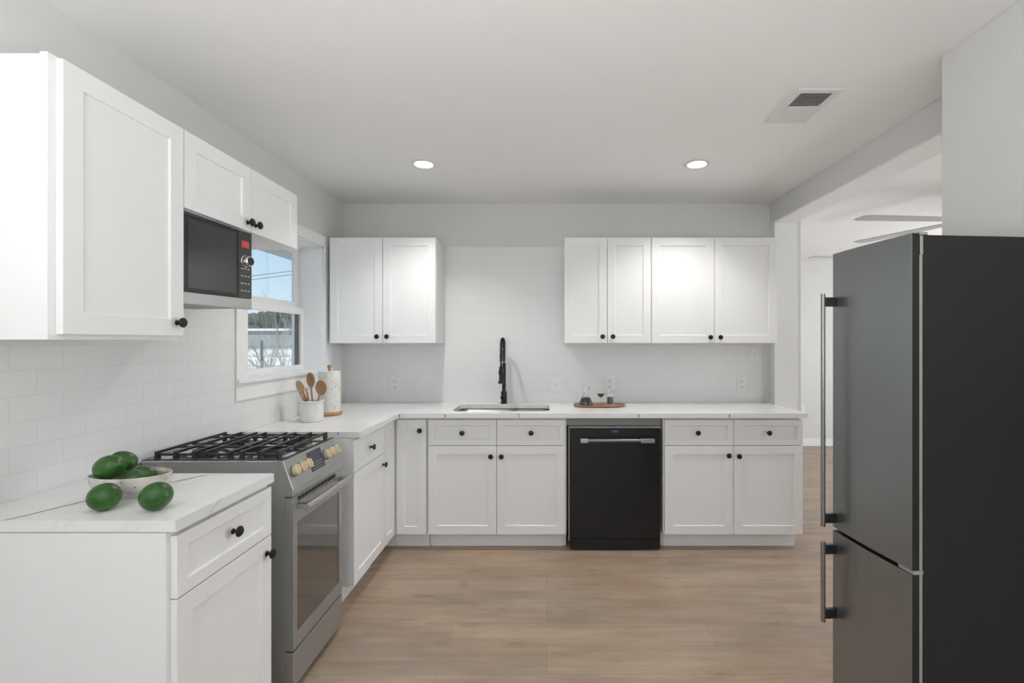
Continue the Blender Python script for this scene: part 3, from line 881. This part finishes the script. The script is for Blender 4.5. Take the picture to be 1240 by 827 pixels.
# ------------------------------------------------------------------ tray and glasses
TX, TY = .380, 3.432
m = MB(); pr = []
N = 40
def tray_ring(a, bb, z):
    return [m.bm.verts.new((a*(abs(math.cos(q))**.8)*(1 if math.cos(q) >= 0 else -1), bb*(abs(math.sin(q))**.8)*(1 if math.sin(q) >= 0 else -1), z)) for q in [2*PI*k/N for k in range(N)]]
R = [tray_ring(.172, .082, 0), tray_ring(.186, .094, .006), tray_ring(.188, .096, .015), tray_ring(.182, .090, .0165), tray_ring(.176, .085, .010)]
for a, c in zip(R, R[1:]):
    for i in range(N): m._f([a[i], a[(i+1) % N], c[(i+1) % N], c[i]])
m._f(R[0]); m._f(R[-1])
tag(m.build('serving_tray', 'wood_d', None, (TX, TY, ZW), smooth=True), 'oval wooden serving tray on the back countertop right of the sink', 'tray')
ZT = ZW+.0102
t = thing('carafe', 'flared glass carafe half full of dark coffee, left on the tray', 'carafe', (.283, 3.43, ZT))
MB().lathe([(0, 0), (.050, 0), (.054, .005), (.052, .014), (.026, .062), (.0165, .085), (.018, .105), (.029, .135), (.0275, .1355), (.0163, .106), (.0148, .086), (.0243, .063), (.050, .014), (.051, .0065), (.048, .003), (0, .003)], seg=36).build('carafe_body', 'glass', t, smooth=True)
MB().lathe([(0, .0034), (.0475, .0034), (.0505, .0068), (.0494, .0142), (.0285, .055), (0, .055)], seg=36).build('coffee', 'liquid', t, smooth=True)
t = thing('cocktail_glass', 'stemmed glass with brown drink, middle of the tray', 'glass', (.392, 3.445, ZT))
MB().lathe([(0, 0), (.026, 0), (.026, .002), (.005, .006), (.0035, .012), (.0035, .045), (.006, .05), (.020, .063), (.033, .083), (.032, .0833), (.019, .065), (.004, .054), (0, .053)], seg=32).build('glass_body', 'glass', t, smooth=True)
MB().lathe([(0, .0535), (.004, .0545), (.0188, .0655), (.029, .0800), (0, .0800)], seg=32).build('drink', 'liquid_b', t, smooth=True)
t = thing('tumbler', 'straight tall glass half full of brown drink, right on the tray', 'glass', (.462, 3.435, ZT))
MB().lathe([(0, 0), (.026, 0), (.027, .003), (.0275, .108), (.0262, .108), (.0255, .006), (0, .005)], seg=32).build('glass_body', 'glass', t, smooth=True)
MB().lathe([(0, .0054), (.0252, .0064), (.0256, .058), (0, .058)], seg=32).build('drink', 'liquid_b', t, smooth=True)

# ------------------------------------------------------------------ outlets and switches


def outlet(label, X, Z, Y=YB-.009, wd=.070, ht=.115, kind='outlet'):
    t = thing('wall_outlet' if kind == 'outlet' else 'light_switch', label, 'outlet' if kind == 'outlet' else 'switch', (X, Y, Z), 0, 'white wall plates')
    box(-wd/2, wd/2, -.005, 0, -ht/2, ht/2).build('cover_plate', 'white_p', t, bevel=.0015)
    if kind == 'outlet':
        for z in (-.021, .021):
            m = MB(); m.lathe([(0, 0), (.0165, 0), (.0165, .003), (0, .003)], (0, -.005, z), 20, (0, -1, 0))
            m.mi = 1
            m.box(-.0085, -.0050, -.0084, -.008, z-.002, z+.008); m.box(.0050, .0085, -.0084, -.008, z-.002, z+.006); m.box(-.003, .003, -.0084, -.008, z-.012, z-.007)
            m.build('socket', ['white_p', 'slot'], t)
    else:
        m = MB(); m.box(-.006, .006, -.0062, -.005, -.013, .013); m.mi = 1; m.box(-.0015, .0015, -.0064, -.0062, -.011, -.002)
        m.build('switch_surround', ['white_p', 'slot'], t)
        box(-.004, .004, -.016, -.005, -.001, .009).build('toggle', 'white_p', t, bevel=.001)
    return t


outlet('white outlet on the tile near the left back corner', -1.17, 1.044)
outlet('white toggle switch on the tile right of the faucet', .072, 1.038, wd=.085, kind='switch')
outlet('white outlet on the tile behind the tray of glasses', .485, 1.045)
outlet('white outlet on the tile at the right end of the counter', 1.507, 1.044)
outlet('white toggle switch just under the rightmost wall cabinet', 1.606, 1.275, wd=.075, kind='switch')
outlet('white outlet on the far wall of the next room', 3.36, .48, Y=YF)

# ------------------------------------------------------------------ ceiling: downlights, vents, fan


def downlight(label, X, Y):
    t = thing('recessed_downlight', label, 'ceiling light', (X, Y, ZC), 0, 'recessed downlights')
    MB().lathe([(.054, -.001), (.070, -.0015), (.071, -.005), (.060, -.0085), (.054, -.007), (.054, -.001)], seg=40).build('trim_ring', 'white_p', t, smooth=True)
    MB().lathe([(0, -.006), (.056, -.006), (.056, -.001), (0, -.001)], seg=40).build('lens', 'lamp', t, smooth=True)
    d = bpy.data.lights.new('downlight_lamp', 'SPOT'); d.spot_size = math.radians(125); d.spot_blend = .7; d.shadow_soft_size = .05; d.energy = DOWNLIGHT_W; d.color = (1, .985, .96)
    l = bpy.data.objects.new('downlight_lamp', d); COL.objects.link(l); l.parent = t; l.location = (0, 0, -.012)
    return t


downlight('round recessed downlight on the ceiling, left of the two', -.738, 2.85)
downlight('round recessed downlight on the ceiling, right of the two', .902, 2.85)


def vent(label, x0, x1, y0, y1):
    cx_, cy_ = (x0+x1)/2, (y0+y1)/2; wx, wy = (x1-x0)/2, (y1-y0)/2
    t = thing('ceiling_vent', label, 'vent', (cx_, cy_, ZC))
    m = MB(); f = .03
    m.box(-wx, wx, -wy, -wy+f, -.008, 0); m.box(-wx, wx, wy-f, wy, -.008, 0); m.box(-wx, -wx+f, -wy+f, wy-f, -.008, 0); m.box(wx-f, wx, -wy+f, wy-f, -.008, 0)
    m.box(-wx+f, wx-f, -.008, .008, -.008, 0)
    m.build('frame', 'vent', t, bevel=.002)
    box(-wx+f, wx-f, -wy+f, wy-f, -.0012, -.0002).build('duct_opening', 'ventd', t)
    for s_, tilt in ((-1, 1), (1, -1)):
        m = MB(); ya, yb = (-wy+f, -.008) if s_ < 0 else (.008, wy-f)
        n_s = 10
        for k in range(n_s):
            y = ya+(k+.5)*(yb-ya)/n_s
            m.prism([(y-tilt*.0045, -.009), (y-tilt*.0045+.0012, -.009), (y+tilt*.0045+.0012, -.0015), (y+tilt*.0045, -.0015)], 'x', -wx+f, wx-f)
        m.build('louvres', 'vent', t)
    return t


vent('white rectangular vent in the kitchen ceiling above the fridge', 1.058, 1.255, 2.0, 2.31)
vent('small white ceiling vent in the next room', 3.33, 3.62, 5.88, 6.06)

t = thing('ceiling_fan', 'ceiling fan with pale grey blades in the next room', 'fan', (3.04, 3.40, ZC-.02))
MB().lathe([(0, .02), (.065, .02), (.065, -.03), (.018, -.045), (.018, -.11), (.09, -.125), (.10, -.16), (.09, -.20), (.04, -.215), (0, -.215)], seg=32).build('motor', 'fan', t, smooth=True)
for k in range(5):
    a = PI+.06+2*PI*k/5*1.0
    m = MB(); m.prism([(.08, -.03), (.2, -.055), (.80, -.07), (.84, -.05), (.84, .05), (.80, .07), (.2, .055), (.08, .03)], 'z', -.178, -.171)
    m.build('blade', 'fan', t, rot=(0, 0, a), bevel=.001)

# ------------------------------------------------------------------ outside the window
struct(box(-60, -1.9, -5, 60, -.5, -.35).build('ground', 'ground'))
struct(box(-2.35, XL-.211, 0, 5, 2.12, 2.29).build('eave_exterior', 'ext'))
# white outbuilding with a dark roof edge
t = thing('garden_shed', 'white sided outbuilding seen through the window', 'shed', (-8.6, 15.0, -.35))
m = MB()
for k in range(11): m.prism([(-.02, k*.19), (0, k*.19), (0, (k+1)*.19), (-.004, (k+1)*.19)], 'x', -5, 5)
m.box(-5, 5, 0, 3, 0, 2.1)
m.build('siding', 'shed', t)
m = MB(); m.prism([(-.35, 2.02), (3.4, 2.18), (3.4, 2.24), (-.35, 2.08)], 'x', -5.3, 5.3); m.build('roof', 'trim', t)
box(-5.3, 5.3, -.42, -.35, 1.94, 2.06).build('gutter', 'roof', t)
# wire fence
t = thing('wire_fence', 'wire fence with metal posts outside the window', 'fence', (-5.4, 9.0, -.35))
for k in range(5): MB().cyl((-2.4+k*1.2, 0, 0), (-2.4+k*1.2, 0, 1.75), .025, .025, 8).build('post', 'barkd', t)
m = MB()
for k in range(9): m.tube([(-2.4, -.03, .2+k*.18), (0, -.03, .19+k*.18), (2.4, -.03, .2+k*.18)], .005, 5)
m.build('wires', 'wire', t)
# bare shrubs
def bare_shrub(label, c, h, n, sp, mt):
    t = thing('bare_shrub', label, 'shrub', c)
    m = MB()
    def grow(p, d, L, r, lev):
        q = p+d*L; mid = (p+q)/2+Vector((random.uniform(-1, 1), random.uniform(-1, 1), 0))*L*.06
        m.tube([p, mid, q], [r, r*.8, r*.6], 5)
        if lev:
            for _ in range(3):
                nd = (d+Vector((random.uniform(-.7, .7), random.uniform(-.7, .7), random.uniform(-.1, .5)))).normalized(); grow(q, nd, L*random.uniform(.5, .75), r*.6, lev-1)
    for k in range(n):
        a = 2*PI*k/n; d = Vector((math.cos(a)*sp, math.sin(a)*sp, 1)).normalized()
        grow(Vector((math.cos(a)*.05, math.sin(a)*.05, 0)), d, h*random.uniform(.35, .5), .012, 3)
    m.build('branches', mt, t)
bare_shrub('bare pale-twigged shrub just outside the window, left one', (-3.75, 6.0, -.35), 2.0, 6, .35, 'bark')
bare_shrub('bare pale-twigged shrub just outside the window, right one', (-4.6, 8.2, -.35), 2.1, 6, .35, 'bark')
bare_shrub('taller bare tree reaching above the shed roof', (-6.2, 11.4, -.35), 2.9, 5, .3, 'bark')


def tree(label, c, h, r):
    t = thing('evergreen_tree', label, 'tree', c, 0, 'dark evergreens beyond the shed')
    m = MB()
    for k in range(130):
        a = random.uniform(0, 2*PI); z = random.uniform(.08, .92); rr = r*math.sqrt(random.random())*(1.15-z*.6)
        m.ball((rr*math.cos(a), rr*math.sin(a), h*z), r*random.uniform(.12, .28), 7, 5, (1, 1, random.uniform(.7, 1.2)))
    m.build('crown', 'green', t)
    MB().cyl((0, 0, 0), (0, 0, h*.6), .12, .07, 8).build('trunk', 'barkd', t)
tree('evergreen at the left of the tree line beyond the shed', (-12.4, 20, -.35), 2.95, 1.35)
tree('tallest evergreen in the tree line beyond the shed', (-13.9, 25, -.35), 3.4, 1.7)
tree('evergreen at the right of the tree line beyond the shed', (-9.3, 21, -.35), 3.1, 1.4)
m = MB(); m.tube([(-30, 26.0, 3.2), (-15, 26, 5.12), (0, 26, 7.1)], .02, 5); m.tube([(-30, 26.0, 3.0), (-15, 26, 4.92), (0, 26, 6.9)], .02, 5)
tag(m.build('power_line', 'wire'), 'overhead power line crossing the sky outside the window', 'wire')
